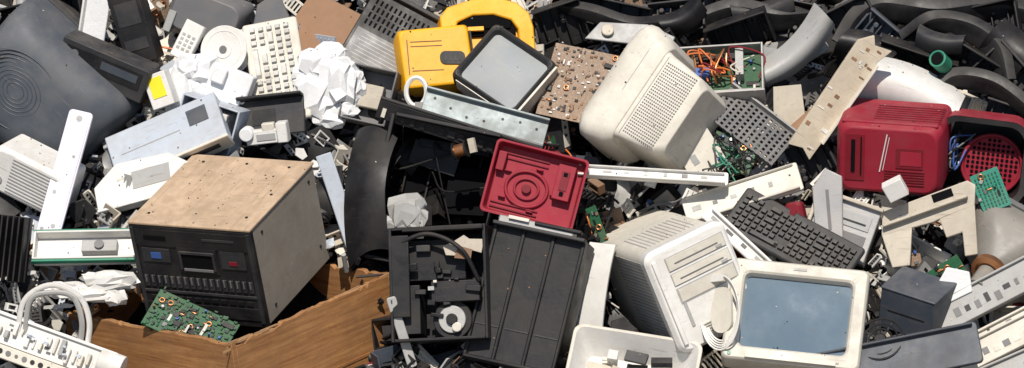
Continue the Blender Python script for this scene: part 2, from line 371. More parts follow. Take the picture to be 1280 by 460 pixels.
# white fittings below
o=Obj('white_fitting'); o.a.box((0,0,0),(52,18,14),WHITE); o.a.cyl((-24,6,4),9,16,FOAM,n=20); o.a.box((22,4,4),(14,26,16),WHITE); o.a.box((4,12,2),(16,10,10),OFFW); o.d.box((0,0,7.5),(24,8,1),LGREY)
o.put(335,170,62,ori(x=(.93,.1,.2),y=(-.1,.95,.2)),1.5)
o=Obj('plastic_housing'); tray(o.a,62,72,30,MGREY); o.a.box((0,0,-4),(30,30,14),BEIGE)
o.put(462,120,42,ori(x=(.9,-.2,.2),y=(.3,.9,-.1)))
# hifi back panel with rating label
o=Obj('audio_amplifier'); o.a.box((0,0,-12),(120,112,26),BLACK); o.a.box((0,52,4),(112,6,10),DGREY); o.d.box((-14,-28,1.4),(82,46,.8),MGREY)
for i in range(8): o.d.box((-14,-10-i*5,2),(rnd(50,74),1,.5),LGREY)
slots(o.d,16,4,-50,6.6,6,10,1.3,2.6,7,VOID)
o.put(496,52,44,ori(x=(.86,-.46,.1),y=(.42,.8,-.28)))
o=Obj('hardboard_sheet'); o.a.poly([(-48,-40),(42,-44),(50,30),(30,44),(-44,40)],-2,2,BOARD); o.put(405,40,36,ori(x=(.85,-.5,.1),y=(.5,.85,-.1)),.5)
# yellow tool case
o=Obj('yellow_tool_case')
o.a.loft([(-40,92,80,6),(16,92,80,6),(24,86,74,7)],YEL,T=tr(-44,-16,0,0,0,3),n=5)
o.a.loft([(-44,82,58,7),(6,82,58,7),(12,76,52,8)],YEL,T=tr(38,10,-8,0,0,-16),n=5)
AR=[(-34,20),(-34,38),(-24,50),(10,60),(44,60),(66,52),(80,38),(84,20),(84,-24),(64,-24),(64,18),(56,30),(34,38),(8,38),(-12,30),(-16,20)]
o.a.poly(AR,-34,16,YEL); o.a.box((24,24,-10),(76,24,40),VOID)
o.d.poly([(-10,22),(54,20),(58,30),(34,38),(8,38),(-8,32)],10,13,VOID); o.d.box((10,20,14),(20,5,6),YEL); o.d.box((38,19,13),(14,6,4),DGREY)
o.d.loft([(24,32,17,7),(26,32,17,7)],BLACK,T=tr(-24,-19,0,0,0,-3)); slots(o.d,4,1,-33,6,-19,0,26.4,2,9,DGREY)
for y in (4,-2,-34): o.d.box((-56,y,24.3),(40,1,.8),BROWNJ)
o.d.box((-80,-16,24.3),(1.2,46,.8),BROWNJ); o.d.box((2,-14,20),(2,60,6),BLACK,tr(0,0,0,0,0,3))
o.put(584,58,50,ori(x=(.98,.05,-.15),y=(0.02,.9,-.25)),2)
# small monitor
o=Obj('crt_monitor'); crt(o,100,92,90,OFFW,DGREY,SCR2,8,br=7,st=.6); o.a.box((51.5,0,-12),(3,82,26),OFFW); o.d.box((0,-47.2,-14),(80,1,24),OFFW)
o.put(630,86,98,ori(x=(.76,-.52,.32),y=(.55,.70,-.30)),1)
o=Obj('sheet_metal_panel'); o.a.box((0,0,0),(158,36,3),METB); o.a.box((0,17,5),(158,3,10),METB); o.a.box((0,-17.5,4),(158,3,8),MGREY)
for i in range(7): o.d.cyl((-66+i*22,rnd(-6,8),1.6),1.8,.8,BLACK,n=10)
o.put(606,148,92,ori(x=(.965,-.26,.0),y=(.2,.85,-.3)),.8)
o=Obj('black_chassis_rail'); o.a.box((0,0,0),(210,24,16),BLACK); o.a.box((0,14,6),(210,3,6),DGREY)
for i in range(16): o.d.box((-96+i*12.6,-3,8.4),(rnd(4,9),rnd(5,12),rnd(1,6)),random.choice([OFFW,DGREY,METAL,COP,BLACK,BLACK]))
o.put(574,166,92,ori(x=(.95,-.3,.0),y=(.25,.85,.2)),.8)
o=Obj('cable_loop'); o.a.ring((0,0,0),13,3.2,WHITE,28,1.35); o.a.box((6,-18,0),(14,10,10),LGREY); o.put(521,115,104,ori(x=(.95,0,.2),y=(0,1,0)),0)
# brown board
o=Obj('circuit_board'); pcb(o.a,84,96,PCBB,10); 
for i in range(170): o.d.box((rnd(-40,40),rnd(-46,46),1.4),(rnd(1,5),rnd(1,4),rnd(.8,3)),random.choice([BLACK,DGREY,BOARD,SILV,BROWNJ]))
o.put(722,106,84,ori(x=(.92,-.2,.25),y=(.38,.86,-.2)),.4)
# large pale monitor, back towards us
o=Obj('crt_monitor')
o.a.loft([(14,84,130,30),(9,106,152,26),(0,120,163,22),(-10,124,165,20),(-34,122,156,22),(-44,114,140,20)],OFFW,n=9)
o.a.loft([(-40,110,128,10),(-52,112,122,8),(-100,106,110,10),(-110,94,96,14)],OFFW,n=7)
o.a.loft([(15,70,112,20),(14.2,78,118,22)],SCR,n=7)
for i in range(15):
    for j in range(27):
        o.d.box((56.1-(i/14)*2.4,-51+j*3.85,-54-i*3.1),(1,1.7,1.7),MGREY)
o.d.box((56.4,0,-50),(.8,112,.8),LGREY); o.d.box((61,20,-24),(1.5,60,.9),LGREY)
o.put(784,112,92,ori(z=(-.76,.48,-.44),y=(.56,.81,-.05)),1)
# electronics chassis with wiring
o=Obj('electronics_chassis'); tray(o.a,112,72,24,METAL,2.5,m2=METAL); pcb(o.a,104,64,PCBG,36,tr(0,0,-8),14); o.a.box((0,-37.5,-2),(114,2.5,34),SILV)
for i in range(14):
    x=rnd(-40,30); o.d.tube(spath([(x,rnd(-20,20),0),(x+rnd(-10,20),rnd(-20,30),rnd(12,24)),(x+rnd(0,40),rnd(-20,30),rnd(10,20)),(x+rnd(0,40),rnd(-25,25),0)],6),1.1,random.choice([ORG,ORG,COP,RED2,OFFW]))
o.d.box((-22,0,2),(20,12,12),BLU); o.d.box((26,10,2),(10,40,18),METAL); o.d.box((0,22,2),(60,8,10),BLACK)
o.put(900,92,78,ori(x=(.985,.06,.1),y=(-.1,.8,-.55)),.6)
o=Obj('perforated_plate'); 
for i in range(14): o.a.box((-49.5+i*7.6,0,0),(4,58,2),MGREY)
for j in range(9): o.a.box((0,-27+j*6.8,0.02),(103,3,1.9),MGREY)
o.a.box((0,30,4),(104,3,10),METAL); o.put(938,158,70,ori(x=(.78,-.60,.1),y=(.5,.6,-.5)),.3)
o=Obj('circuit_board'); pcb(o.a,56,44,PCBG,34); 
for i in range(12): o.d.tube(spath([(rnd(-20,20),rnd(-20,20),2),(rnd(-30,30),rnd(-30,20),14),(rnd(-30,30),rnd(-40,0),12),(rnd(-30,30),rnd(-50,-20),2)],6),1,random.choice([GRNW,BLACK,BLACK,DGREY]))
o.put(914,192,60,ori(x=(.9,-.3,.1),y=(.3,.9,-.3)),.3)
o=Obj('circuit_board'); pcb(o.a,14,46,PCBG,12,tall=5); o.put(744,280,80,ori(x=(.8,.3,.3),y=(-.3,.9,0)),.3)
# weathered plank
o=Obj('broken_plank'); o.a.poly([(-16,-84),(2,-78),(18,-86),(20,40),(17,62),(24,84),(2,78),(-6,88),(-20,72),(-18,0)],-3,3,PLNK); o.a.box((18,0,6),(3,120,12),OFFW)
for i in range(18): o.d.box((rnd(-15,14),rnd(-75,75),3.3),(rnd(2,9),rnd(1,5),1),random.choice([BROWNJ,WHITE,BOARD]))
o.put(1045,120,100,ori(y=(.56,.80,.1),x=(.8,-.5,-.2)),.8)
def curved(name,gx,gy,l,w,h,bulge,m,R,t=3,tw=0,nu=16,nv=10,bx=0):
    o=Obj(name)
    o.a.sheet(lambda u,v:((u-.5)*w,(v-.5)*h*(1-.25*tw*u)+bx*(2*u-1)**2,bulge*(1-(2*v-1)**2)+tw*10*math.sin(3*u)),nu,nv,m,t)
    o.put(gx,gy,l,R,0); return o
curved('car_fender',1134,112,50,146,70,34,WHITE,ori(x=(.9,-.35,.1),y=(.3,.85,-.2)),bx=-14)
curved('curved_cover',1000,64,56,116,40,20,LGREY,ori(x=(.72,.68,.0),y=(-.6,.7,.2)),bx=12)
# black bumpers and casings, upper right
def bumper(name,pts,w,m,bul=8,wd=(0,.75,.5)):
    o=Obj(name); c=hp(*pts[len(pts)//2]); pp=spath([hp(*p)-c for p in pts],8); wd=Vector(wd).normalized(); L=len(pp)-1
    def fn(u,v):
        i=min(L,int(round(u*L))); p=pp[i]; t=(pp[min(L,i+1)]-pp[max(0,i-1)]).normalized(); n=t.cross(wd).normalized()
        ed=6*max(0,abs(2*v-1)-.75)*4
        return p+wd*((v-.5)*w*(1-.35*(2*u-1)**2))+n*(bul*(1-(2*v-1)**4)-ed)
    o.a.sheet(fn,L,12,m,2.5)
    q=pts[len(pts)//2]; o.put(*q,ori(x=(1,0,0),y=(0,1,0)),0,True)
bumper('car_bumper',[(1050,60,30),(1075,25,30),(1110,8,30),(1180,16,34),(1250,8,30),(1330,20,20)],44,BLACK,8)
bumper('car_bumper',[(1125,50,44),(1165,26,50),(1215,34,54),(1250,62,54),(1262,105,50)],40,BLACK,6,(.5,.6,.5))
bumper('car_bumper',[(1165,118,50),(1195,100,56),(1240,106,56),(1278,130,50),(1320,170,40)],34,BLACK,6)
bumper('car_bumper',[(850,34,20),(920,12,26),(980,22,26),(1040,14,20)],38,BLACK,6)
bumper('car_bumper',[(700,5,30),(740,14,34),(790,30,36),(830,26,30)],26,BLACK,6)
for q in [(1090,60,46,70,40,16,BLACK,(.8,-.5,.3),(.5,.8,.1)),(1180,54,56,60,30,14,DGREY,(.95,-.2,.2),(.2,.9,-.2)),(1268,60,50,60,54,18,BLACK,(.7,-.6,.2),(.6,.7,.1)),(960,8,40,80,26,10,DGREY,(.95,.2,.1),(-.2,.8,-.3)),(1100,92,40,60,30,12,BLACK,(.9,.2,.1),(-.2,.9,-.1)),(860,20,36,60,30,12,BLACK,(.8,.5,.1),(-.5,.8,-.1))]:
    curved('broken_black_housing',q[0],q[1],q[2],q[3],q[4],q[5],q[6],ori(x=q[7],y=q[8]),bx=rnd(-10,10),tw=rnd(-1,1))
def casing(gx,gy,l,w,h,d,m,X,Y):
    o=Obj('black_plastic_casing'); a=o.a; a.box((0,0,-d/2),(w,h,3),m)
    a.box((0,h/2,0),(w+3,3,d),m); a.box((-w/2,-h*.1,0),(3,h*.75,d),m); a.box((w/2,0,-d*.2),(3,h,d*.6),m)
    for i in range(4): a.box((-w*.36+i*w*.24,0,-d/2+5),(2.4,h-5,8),m)
    for i in range(3): a.cyl((rnd(-.4,.4)*w,rnd(-.4,.4)*h,-d/2+6),3.5,12,m,n=12)
    o.put(gx,gy,l,ori(x=X,y=Y),1)
for q in [(930,40,18,80,44,24,BLACK,(.9,.3,.2),(-.3,.8,.3)),(985,18,26,90,40,30,BLACK,(.95,-.2,.2),(.2,.8,-.3)),(1060,30,20,90,50,26,DGREY,(.8,.4,.2),(-.5,.7,0)),
          (1150,78,30,100,40,24,BLACK,(.9,-.3,0),(.2,.8,.4)),(1240,30,24,90,50,30,BLACK,(.9,.2,.3),(-.2,.8,-.2)),(1215,80,34,80,44,30,BLACK,(.8,-.5,.2),(.5,.7,.2)),(1262,96,30,70,60,26,DGREY,(.6,-.7,.2),(.7,.6,.2)),
          (760,16,20,110,40,24,BLACK,(.9,-.2,.2),(.2,.9,0)),(850,16,26,70,34,20,DGREY,(.95,.1,.2),(0,.8,-.4)),(40,18,40,110,40,30,BLACK,(.9,.2,.2),(-.1,.9,0)),(704,30,16,60,60,24,BLACK,(.9,.3,0),(-.2,.9,.2)),
          (1110,40,30,60,34,18,SLATE,(.7,-.6,.1),(.6,.7,.2)),(1262,150,20,60,40,20,DGREY,(.9,-.3,.1),(.3,.9,.1)),(1010,200,16,60,50,24,DGREY,(.8,.4,.2),(-.4,.8,0)),(826,60,30,50,30,20,BLACK,(.8,.5,.1),(-.4,.8,.2))]: casing(*q)
o=Obj('teal_canister'); o.a.cyl((0,0,0),11,24,GRNW,n=24); o.a.cyl((0,0,12.5),8,3,VOID,n=24); o.a.ring((0,0,12),10,1.6,GRNW); o.put(1178,77,84,ori(z=(-.4,.3,.8),y=(0,1,0)),.6)
# red casing
o=Obj('red_appliance_case')
o.a.loft([(-60,132,94,10),(20,132,94,12),(32,120,82,16)],RED,n=7); o.a.box((0,45,-10),(120,5,70),RED)
o.d.box((-42,2,32.6),(24,60,1.4),RED2); o.d.box((-44,4,33.8),(5,42,1.6),VOID); o.d.box((-34,4,33.8),(1.6,50,1.6),VOID)
for i in range(6): o.d.box((20,-30+i*3.4,32.6),(50,1.2,1.6),RED2)
for i in range(7): o.d.box((20,48,-34+i*8),(84,.9,2.2),RED2)
o.d.box((-8,8,32.8),(1.4,50,1),WHITE,tr(0,0,0,0,0,-10)); o.d.box((-4.5,8,32.8),(.8,44,1),WHITE,tr(0,0,0,0,0,-10)); o.d.box((26,4,32.6),(34,26,1.2),RED2); o.d.box((28,4,33.4),(26,18,.8),RED)
o.put(1112,190,70,ori(x=(.975,-.07,.2),y=(.12,.92,.37)),2)
o=Obj('red_case_half')
o.a.loft([(-46,112,102,22),(0,116,106,24),(18,118,108,26)],RED,True,False,n=8); o.a.loft([(18,104,94,22),(-40,98,88,20)],BLACK,False,True,n=8)
o.a.loft([(18,104,94,22),(20,118,108,26)],DGREY,False,False,n=8)
o.a.cyl((14,-8,-16),37,6,RED,n=40); o.a.ring((14,-8,-10),37,3,RED,40)
for i in range(-5,6):
    for j in range(-5,6):
        if i*i+j*j<28: o.d.cyl((14+i*6,-8+j*6,-12.6),2.1,1,VOID,n=8)
for i in range(7): o.d.tube(spath([(-30,rnd(-20,30),-20),(rnd(-40,-20),rnd(-20,30),-4),(rnd(-40,-20),rnd(-30,30),4),(rnd(-30,-10),rnd(-20,30),-16)],6),1.1,random.choice([BLU,MGREY,BLACK]))
o.d.box((-38,0,-16),(12,36,12),DGREY); o.d.box((-34,10,-6),(8,8,8),BLU)
o.put(1224,198,48,ori(x=(.95,-.12,.1),y=(.05,.93,.2)),1.5)
o=Obj('white_box_fitting'); o.a.box((0,0,0),(26,24,16),WHITE); o.put(1110,236,116,ori(x=(.8,.4,.2),y=(-.3,.8,.3)))
# red tray
o=Obj('red_plastic_tray'); o.a.loft([(-16,112,86,4),(4,118,92,6)],RED2,True,False); o.a.loft([(4,118,92,6),(4,112,86,5),(-12,106,80,4)],RED,False,True)
o.a.ring((-10,-6,-10),26,2.6,RED,36,.85); o.a.ring((-10,-6,-10),15,2,RED,30,.85); o.a.cyl((-10,-6,-10),6,6,RED2,n=18)
o.a.box((34,12,-6),(22,44,14),RED); o.d.box((34,14,1.6),(10,24,1),RED2); o.d.box((34,-2,2),(5,5,1.2),VOID); o.d.box((34,22,2),(5,5,1.2),VOID)
for y in (-30,-36,32,26): o.d.box((-20,y,-11),(60,1.6,3),RED2)
for k in range(5): o.a.box((-10+34*math.cos(k*1.256),-6+28*math.sin(k*1.256),-9),(9,2,7),RED,tr())
o.a.box((-48,20,-6),(10,24,12),RED)
o.put(668,232,96,ori(x=(.94,-.24,.1),y=(-.20,.88,-.1)),1)
# black television cabinet
o=Obj('television_cabinet'); W,H,D=140,180,100
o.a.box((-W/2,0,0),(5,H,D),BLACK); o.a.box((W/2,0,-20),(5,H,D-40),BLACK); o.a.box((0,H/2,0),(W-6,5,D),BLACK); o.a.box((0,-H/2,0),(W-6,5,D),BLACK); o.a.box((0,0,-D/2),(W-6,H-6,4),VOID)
for i in range(4): o.a.box((-50+i*30,0,-D/2+5),(3,H-12,8),BLACK)
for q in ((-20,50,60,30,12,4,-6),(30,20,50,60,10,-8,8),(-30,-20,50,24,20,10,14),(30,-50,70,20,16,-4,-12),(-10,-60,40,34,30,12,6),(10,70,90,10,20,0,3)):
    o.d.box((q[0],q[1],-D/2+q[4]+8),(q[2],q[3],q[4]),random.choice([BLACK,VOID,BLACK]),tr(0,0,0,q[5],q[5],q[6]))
for i in range(3): o.d.tube(spath([(rnd(-60,60),rnd(-60,70),-20),(rnd(-60,60),rnd(-60,70),0),(rnd(-60,60),rnd(-60,70),-10)],8),1.2,BLACK)
o.put(546,250,15,ori(x=(.95,-.2,.1),y=(.16,.93,-.1)),1.2)
curved('black_shell',470,238,56,60,180,22,BLACK,ori(x=(.85,.1,.5),y=(.32,.92,-.1)),tw=.8,bx=-8)
o=Obj('copper_coil'); o.a.cyl((0,0,0),8,14,COP,'x',20); o.a.cyl((8,0,0),11,2,BLACK,'x',20); o.a.cyl((-8,0,0),11,2,BLACK,'x',20); o.a.box((16,2,0),(8,18,6),BEIGE); o.put(577,188,110,ori(x=(.8,.2,.3),y=(0,1,0)),0)
# black ribbed machine
o=Obj('black_printer'); o.a.box((0,0,-26),(116,172,52),BLACK); 
for x in (-56,-20,18,56): o.a.box((x,0,1.5),(5,170,4),BLACK)
o.a.box((0,-82,2),(116,5,5),BLACK); o.a.box((0,84,6),(118,5,14),DGREY)
o.a.box((-8,90,-10),(96,12,20),SILV); o.a.box((20,94,-2),(60,5,10),BLACK); o.d.box((-30,95,2),(26,4,5),OFFW)
for i in range(3): o.d.box((-38+i*38,-40,.6),(30,1.5,1),DGREY)
o.put(655,370,86,ori(x=(.95,-.2,.25),y=(.29,.93,-.12)),1.6)
o=Obj('printer_mechanism'); tray(o.a,120,140,70,BLACK,4); 
o.a.box((-10,30,-6),(84,50,50),BLACK); o.a.box((20,-10,6),(60,26,50),BLACK); o.a.cyl((14,-44,10),24,24,BLACK,n=34); o.a.cyl((14,-44,24),17,3,METAL,n=30); o.a.cyl((14,-44,27),7,6,BLACK,n=20); o.a.cyl((20,-54,28),6,4,OFFW,n=14)
o.a.box((-36,-30,4),(22,60,40),BLACK); o.a.tube(spath([(-50,50,34),(-10,60,40),(30,40,42),(50,0,30)],8),3,BLACK,8)
for i in range(14): o.a.box((rnd(-48,48),rnd(-50,60),rnd(20,34)),(rnd(6,24),rnd(3,9),rnd(4,10)),random.choice([BLACK,BLACK,DGREY]),tr(0,0,0,rnd(-9,9),rnd(-9,9),rnd(-9,9)))
for i in range(4): o.d.box((rnd(-40,40),rnd(-60,60),rnd(34,38)),(rnd(3,9),rnd(2,5),3),random.choice([METAL,OFFW,COP]))
o.a.box((8,66,34),(100,5,16),BLACK); o.a.box((-46,10,36),(22,100,3),BLACK)
o.put(556,354,64,ori(x=(.97,.05,.15),y=(.02,.95,-.1)),1)
o=Obj('torn_cardboard'); o.a.poly([(-24,-6),(-8,-10),(4,-4),(20,-12),(26,4),(8,8),(2,14),(-14,8),(-26,6)],-1.5,1.5,BEIGE); o.a.poly([(-14,-12),(6,-18),(10,-6),(-6,2)],2,4,BROWNJ); o.put(582,306,130,ori(x=(.95,.2,.2),y=(-.2,.9,-.2)),.3)
# white tower pc
o=Obj('computer_tower'); W,H,D=112,134,190
o.a.loft([(-D/2-10,W-12,H-8,14),(-D/2+50,W-8,H-4,16),(D/2-14,W-8,H-4,16)],OFFW,n=6); o.a.loft([(D/2-14,W,H,14),(D/2,W,H,14),(D/2+6,W-8,H-8,12)],WHITE,n=6)
z=D/2+6.4
for y,h in ((44,16),(24,14)): o.d.box((8,y,z),(80,h+2,.8),LGREY); o.d.box((8,y,z+.6),(78,h,1.4),OFFW); o.d.box((8,y-1,z+1.6),(60,1.2,1),MGREY); o.d.box((38,y-5,z+1.6),(8,3,1.4),LGREY)
o.d.box((8,3,z),(80,20,.8),LGREY); o.d.box((8,3,z+.8),(76,16,1),OFFW); o.d.box((-28,-22,z),(4,32,2),LGREY); o.d.cyl((22,-20,z),8,3,OFFW); o.d.cyl((22,-20,z+1),4,3,MGREY); o.d.box((12,-48,z),(66,14,1.2),OFFW)
slots(o.d,1,4,12,0,-53,3.4,z+.8,56,1,MGREY)
o.a.box((-46,0,z),(6,H-24,6),WHITE)
for i in range(24): o.d.box((-W/2+3.6,-54+i*4.6,D/2-72),(1,1.5,96),LGREY)
for i in range(12): o.d.box((-36+i*6,H/2-2.2,D/2-70),(1.8,1,80),LGREY)
o.put(838,345,40,ori(x=(.87,.42,-.25),y=(-.37,.90,.22)),1)
curved('white_side_panel',742,372,34,34,140,10,WHITE,ori(x=(.9,-.1,.4),y=(-.02,.96,-.1)))
# white monitor with blue-grey screen
o=Obj('crt_monitor'); crt(o,168,130,130,OFFW,OFFW,SCR,20,br=8)
o.a.box((0,-59,3),(110,6,5),OFFW); o.d.box((0,56,3),(16,3,.8),LGREY); o.d.cyl((-74,-58,3),2.4,2,GRNW,n=10)
for i in range(5): o.d.box((20+i*9,-57,3.4),(5,2.4,1.6),LGREY)
o.put(982,387,112,ori(x=(.985,-.10,.1),y=(.33,.88,-.30)),1)
o=Obj('keyboard'); keyboard(o,170,66,6,18,DGREY,KEYD,.78); o.put(985,296,66,ori(x=(.83,-.45,.3),y=(.5,.72,-.4)),.8)
for i,(gx,gy,l,w,h,X,Y,m) in enumerate([(925,243,62,150,38,(.93,.30,.1),(-.25,.8,-.4),OFFW),(812,219,90,190,17,(.995,-.06,0),(0,.9,-.3),WHITE),(875,195,60,50,60,(.8,.5,.1),(-.5,.8,0),OFFW),(918,300,66,110,20,(.7,-.65,.1),(.6,.7,0),WHITE),(506,410,50,12,90,(.95,.3,0),(-.35,.9,.1),LGREY),(1010,62,30,60,30,(.8,.5,.1),(-.5,.8,0),LGREY)]):
    o=Obj('casing_panel'); o.a.loft([(-3,w,h,3),(3,w,h,3)],m); o.a.box((0,-h/2+2,6),(w-8,3,8),m); o.a.box((0,h/2-3,5),(w-10,2,6),m)
    for k in range(int(w/26)): o.d.box((-w/2+16+k*24,0,3.4),(rnd(4,12),rnd(2,h*.3),.8),random.choice([MGREY,LGREY,LGREY]))
    o.put(gx,gy,l,ori(x=X,y=Y),1)
# drive cage
o=Obj('drive_cage'); o.a.box((0,0,-20),(82,74,40),SILV); o.a.box((0,34,2),(86,5,10),BEIGE); o.a.box((-40,0,3),(5,76,8),BEIGE); o.d.box((6,12,.8),(54,18,1.4),LGREY); o.d.box((6,-14,.8),(54,20,1.4),MGREY); o.d.box((6,10,1.8),(44,2,1.2),BLACK)
slots(o.d,8,1,-20,7,-30,0,.6,3,6,BLACK); o.put(1046,282,56,ori(x=(.93,-.32,.15),y=(.25,.9,-.1)))
o=Obj('silver_panel'); o.a.poly([(-20,-50),(14,-46),(20,40),(0,52),(-18,30)],-3,3,SILV); o.d.box((0,0,3.3),(4,50,.8),MGREY); o.put(1030,262,78,ori(x=(.95,.1,.2),y=(.05,.95,-.1)))
o=Obj('grey_mounting_frame')
o.a.poly([(-58,-20),(-56,10),(50,44),(60,38),(58,12),(20,0),(6,-6)],-4,4,BEIGE); o.a.poly([(14,-2),(58,14),(60,-48),(44,-50),(42,-20),(22,-26)],-4.2,3.8,BEIGE); o.a.poly([(-58,-18),(-20,-10),(-24,-58),(-46,-60)],-4.2,3.8,BEIGE); o.a.box((0,8,8),(110,4,12),BEIGE,tr(0,0,0,0,0,17)); o.d.box((26,20,4.5),(26,10,1),VOID,tr(0,0,0,0,0,17)); o.d.box((-30,2,4.5),(10,5,1),MGREY)
o.put(1152,272,72,ori(x=(.98,.05,.2),y=(-.05,.97,-.15)),1.2)
o=Obj('circuit_board'); pcb(o.a,36,50,PCBT,8,tall=3); slots(o.d,7,9,-13,4.4,-19,4.7,1.6,1.6,2.6,PCBG); o.put(1228,238,104,ori(x=(.88,.35,.1),y=(-.4,.88,0)),.3)
# bare picture tube
o=Obj('picture_tube'); o.a.loft([(-10,112,96,26),(0,116,100,28),(16,112,96,28),(38,84,72,30),(60,46,42,20),(70,26,26,13),(104,22,22,11)],TUBEG,n=8); o.a.ring((0,0,66),17,7,COP,30); o.a.loft([(-14,120,104,26),(-6,120,104,26)],MGREY,n=8)
o.put(1258,304,28,ori(z=(-.5,-.5,.7),x=(.8,-.4,.2)),0)
o=Obj('slate_box'); o.a.box((0,0,0),(72,54,60),SLATE); o.a.box((0,28,0),(74,3,62),SLATE); o.d.box((0,0,30.4),(50,1,.8),BLACK); o.put(1134,378,50,ori(x=(.86,-.28,.42),y=(.1,.85,.5)))
o=Obj('circuit_board'); pcb(o.a,60,34,PCBG,16); o.put(1168,346,50,ori(x=(.8,.5,.1),y=(-.4,.8,0)),.3)
o=Obj('white_bracket'); o.a.poly([(-24,-20),(20,-14),(24,10),(0,24),(-18,8)],-2,2,FOAM); o.put(1178,354,70,ori(x=(.9,.3,.1),y=(-.3,.9,0)))
for gx,gy,l,w,h,X,m in [(1225,362,66,220,40,(.87,.46,.1),LGREY),(1248,414,66,200,34,(.88,.45,.1),OFFW),(1262,388,64,190,12,(.88,.46,.1),OFFW),(1268,444,50,160,30,(.9,.4,.1),LGREY)]:
    o=Obj('server_case_rail'); o.a.box((0,0,0),(w,h,12),m); o.a.box((0,h/2-1.5,8),(w,3,6),m)
    for k in range(int(w/14)):
        if random.random()<.75: o.d.box((-w/2+8+k*13.5,-h*.15+rnd(-3,3),6.3),(rnd(3,9),h*rnd(.15,.3),.8),random.choice([DGREY,MGREY,m]))
    o.put(gx,gy,l,ori(x=X,y=(-.35,.8,-.3)),1)
o=Obj('dark_plastic_panel'); o.a.loft([(-4,206,52,6),(4,206,52,6)],SLATE); o.a.box((0,22,7),(196,3,8),SLATE); o.put(1102,440,92,ori(x=(.97,.2,.1),y=(-.15,.9,-.3)))
# fan guard
o=Obj('fan_guard')
for r in (7,14,21,28): o.a.ring((0,0,0),r,1.2,BLACK,32)
for i in range(4): o.a.box((0,0,-1.5),(58,2,1.6),BLACK,tr(0,0,0,0,0,45*i+10))
o.a.cyl((0,0,0),6,3,BLACK); o.put(1084,417,96,ori(x=(.95,.1,.2),y=(0,.8,-.5)),0)
# white tub
o=Obj('plastic_tub'); o.a.loft([(-40,120,60,8),(6,150,84,10),(6,158,92,12),(2,158,92,12)],OFFW,True,False); o.a.loft([(6,150,84,10),(-36,116,56,8)],WHITE,False,True)
for i in range(16): o.d.box((rnd(-50,50),rnd(-24,24),rnd(-30,0)),(rnd(8,34),rnd(4,16),rnd(3,12)),random.choice([WHITE,OFFW,LGREY,BEIGE,DGREY]),tr(0,0,0,rnd(-15,15),rnd(-15,15),rnd(-10,10)))
o.put(786,450,72,ori(x=(.97,-.15,.1),y=(.1,.8,-.55)),.8)
o=Obj('white_cable_ring'); 
for i in range(5): o.a.ring((i*.8,-i,i*2),24+i*1.3,1.1,WHITE,36,1.55)
o.a.box((0,38,4),(20,8,10),WHITE); o.a.loft([(-3,30,56,14),(1,30,56,14)],OFFW); o.put(893,382,112,ori(x=(.75,.1,.6),y=(.15,.95,0)),0)
# left bottom white mechanism and hoses
o=Obj('printer_frame'); o.a.box((0,0,0),(180,34,16),WHITE); o.a.box((10,-26,4),(190,16,22),OFFW); o.a.box((0,18,6),(176,4,12),WHITE)
for i in range(20): o.a.box((-84+i*8.8,rnd(-6,8),9),(rnd(2,6),rnd(6,20),rnd(4,14)),random.choice([WHITE,OFFW,LGREY]))
for i in range(16): o.d.cyl((-80+i*10.6,-26,15.4),rnd(2,3.6),1,random.choice([MGREY,BLACK]),n=12)
for i in range(10): o.d.box((rnd(-80,80),rnd(-8,8),16.5),(rnd(3,8),rnd(2,5),1.5),random.choice([BLACK,MGREY,BLGREY]))
o.a.cyl((84,4,6),16,30,WHITE,'x',24); o.put(78,425,76,ori(x=(.93,-.33,.15),y=(.32,.88,-.1)),.8)
o=Obj('white_hose'); 
for k in range(2): o.a.tube(spath([(-50+k*9,-30,0),(-40+k*7,12,8),(-8,30-k*9,12),(26-k*8,16,12),(38-k*9,-14,10),(34-k*9,-50,0)],8),3.6,LGREY if k else WHITE,10)
o.put(92,382,106,ori(x=(1,0,0),y=(0,1,0)),0)
# tray with green trim
o=Obj('fluorescent_light_tray'); tray(o.a,140,40,16,WHITE); o.a.box((0,21.5,4),(142,3,7),GRNW); o.a.box((0,-21.5,4),(142,3,7),GRNW); o.a.box((12,0,0),(44,16,10),LGREY); o.d.cyl((12,0,6),6,6,MGREY)
o.put(122,308,56,ori(x=(.99,.02,.1),y=(0,.8,-.5)),.8)
o=Obj('black_heat_sink'); o.a.box((0,0,-8),(64,80,8),BLACK)
for i in range(9): o.a.box((-30+i*7.4,0,4),(2.2,80,18),BLACK)
o.put(14,308,58,ori(x=(.95,-.1,.2),y=(.1,.95,0)),.5)
# upper left
o=Obj('white_plastic_panel'); o.a.box((0,0,0),(34,80,4),FOAM); o.a.box((-15,0,6),(3,80,10),WHITE); o.put(112,26,66,ori(x=(.9,-.2,.3),y=(-.3,.9,0)))
o=Obj('black_speaker_box'); o.a.box((0,0,0),(42,90,36),BLACK); o.d.box((0,20,18.4),(30,30,.8),DGREY); o.d.box((0,-20,18.4),(30,14,.8),DGREY); o.put(164,32,62,ori(x=(.92,.25,.2),y=(-.25,.93,.1)))
o=Obj('radio_tuner'); o.a.box((0,0,0),(120,44,44),DGREY); o.d.box((0,4,22.5),(104,22,1),BLACK); o.d.box((22,6,23.2),(50,10,.8),SLATE); slots(o.d,7,1,-44,8,-14,0,22.8,4,4,LGREY); o.d.cyl((-40,6,23),6,4,MGREY); o.put(132,82,70,ori(x=(.90,-.38,.15),y=(.3,.85,.3)))
o=Obj('labelled_box'); o.a.box((0,0,0),(30,44,26),WHITE); o.d.box((0,4,13.5),(18,26,.8),YLAB); o.put(200,112,62,ori(x=(.85,.3,.2),y=(-.3,.9,0)))
o=Obj('grey_printer_cover'); o.a.loft([(-30,100,70,8),(0,98,66,14),(14,84,50,16)],MGREY,n=7); o.a.box((-40,-20,10),(10,28,14),LGREY); o.put(252,18,50,ori(x=(.9,-.35,.1),y=(.35,.9,.1)),1)
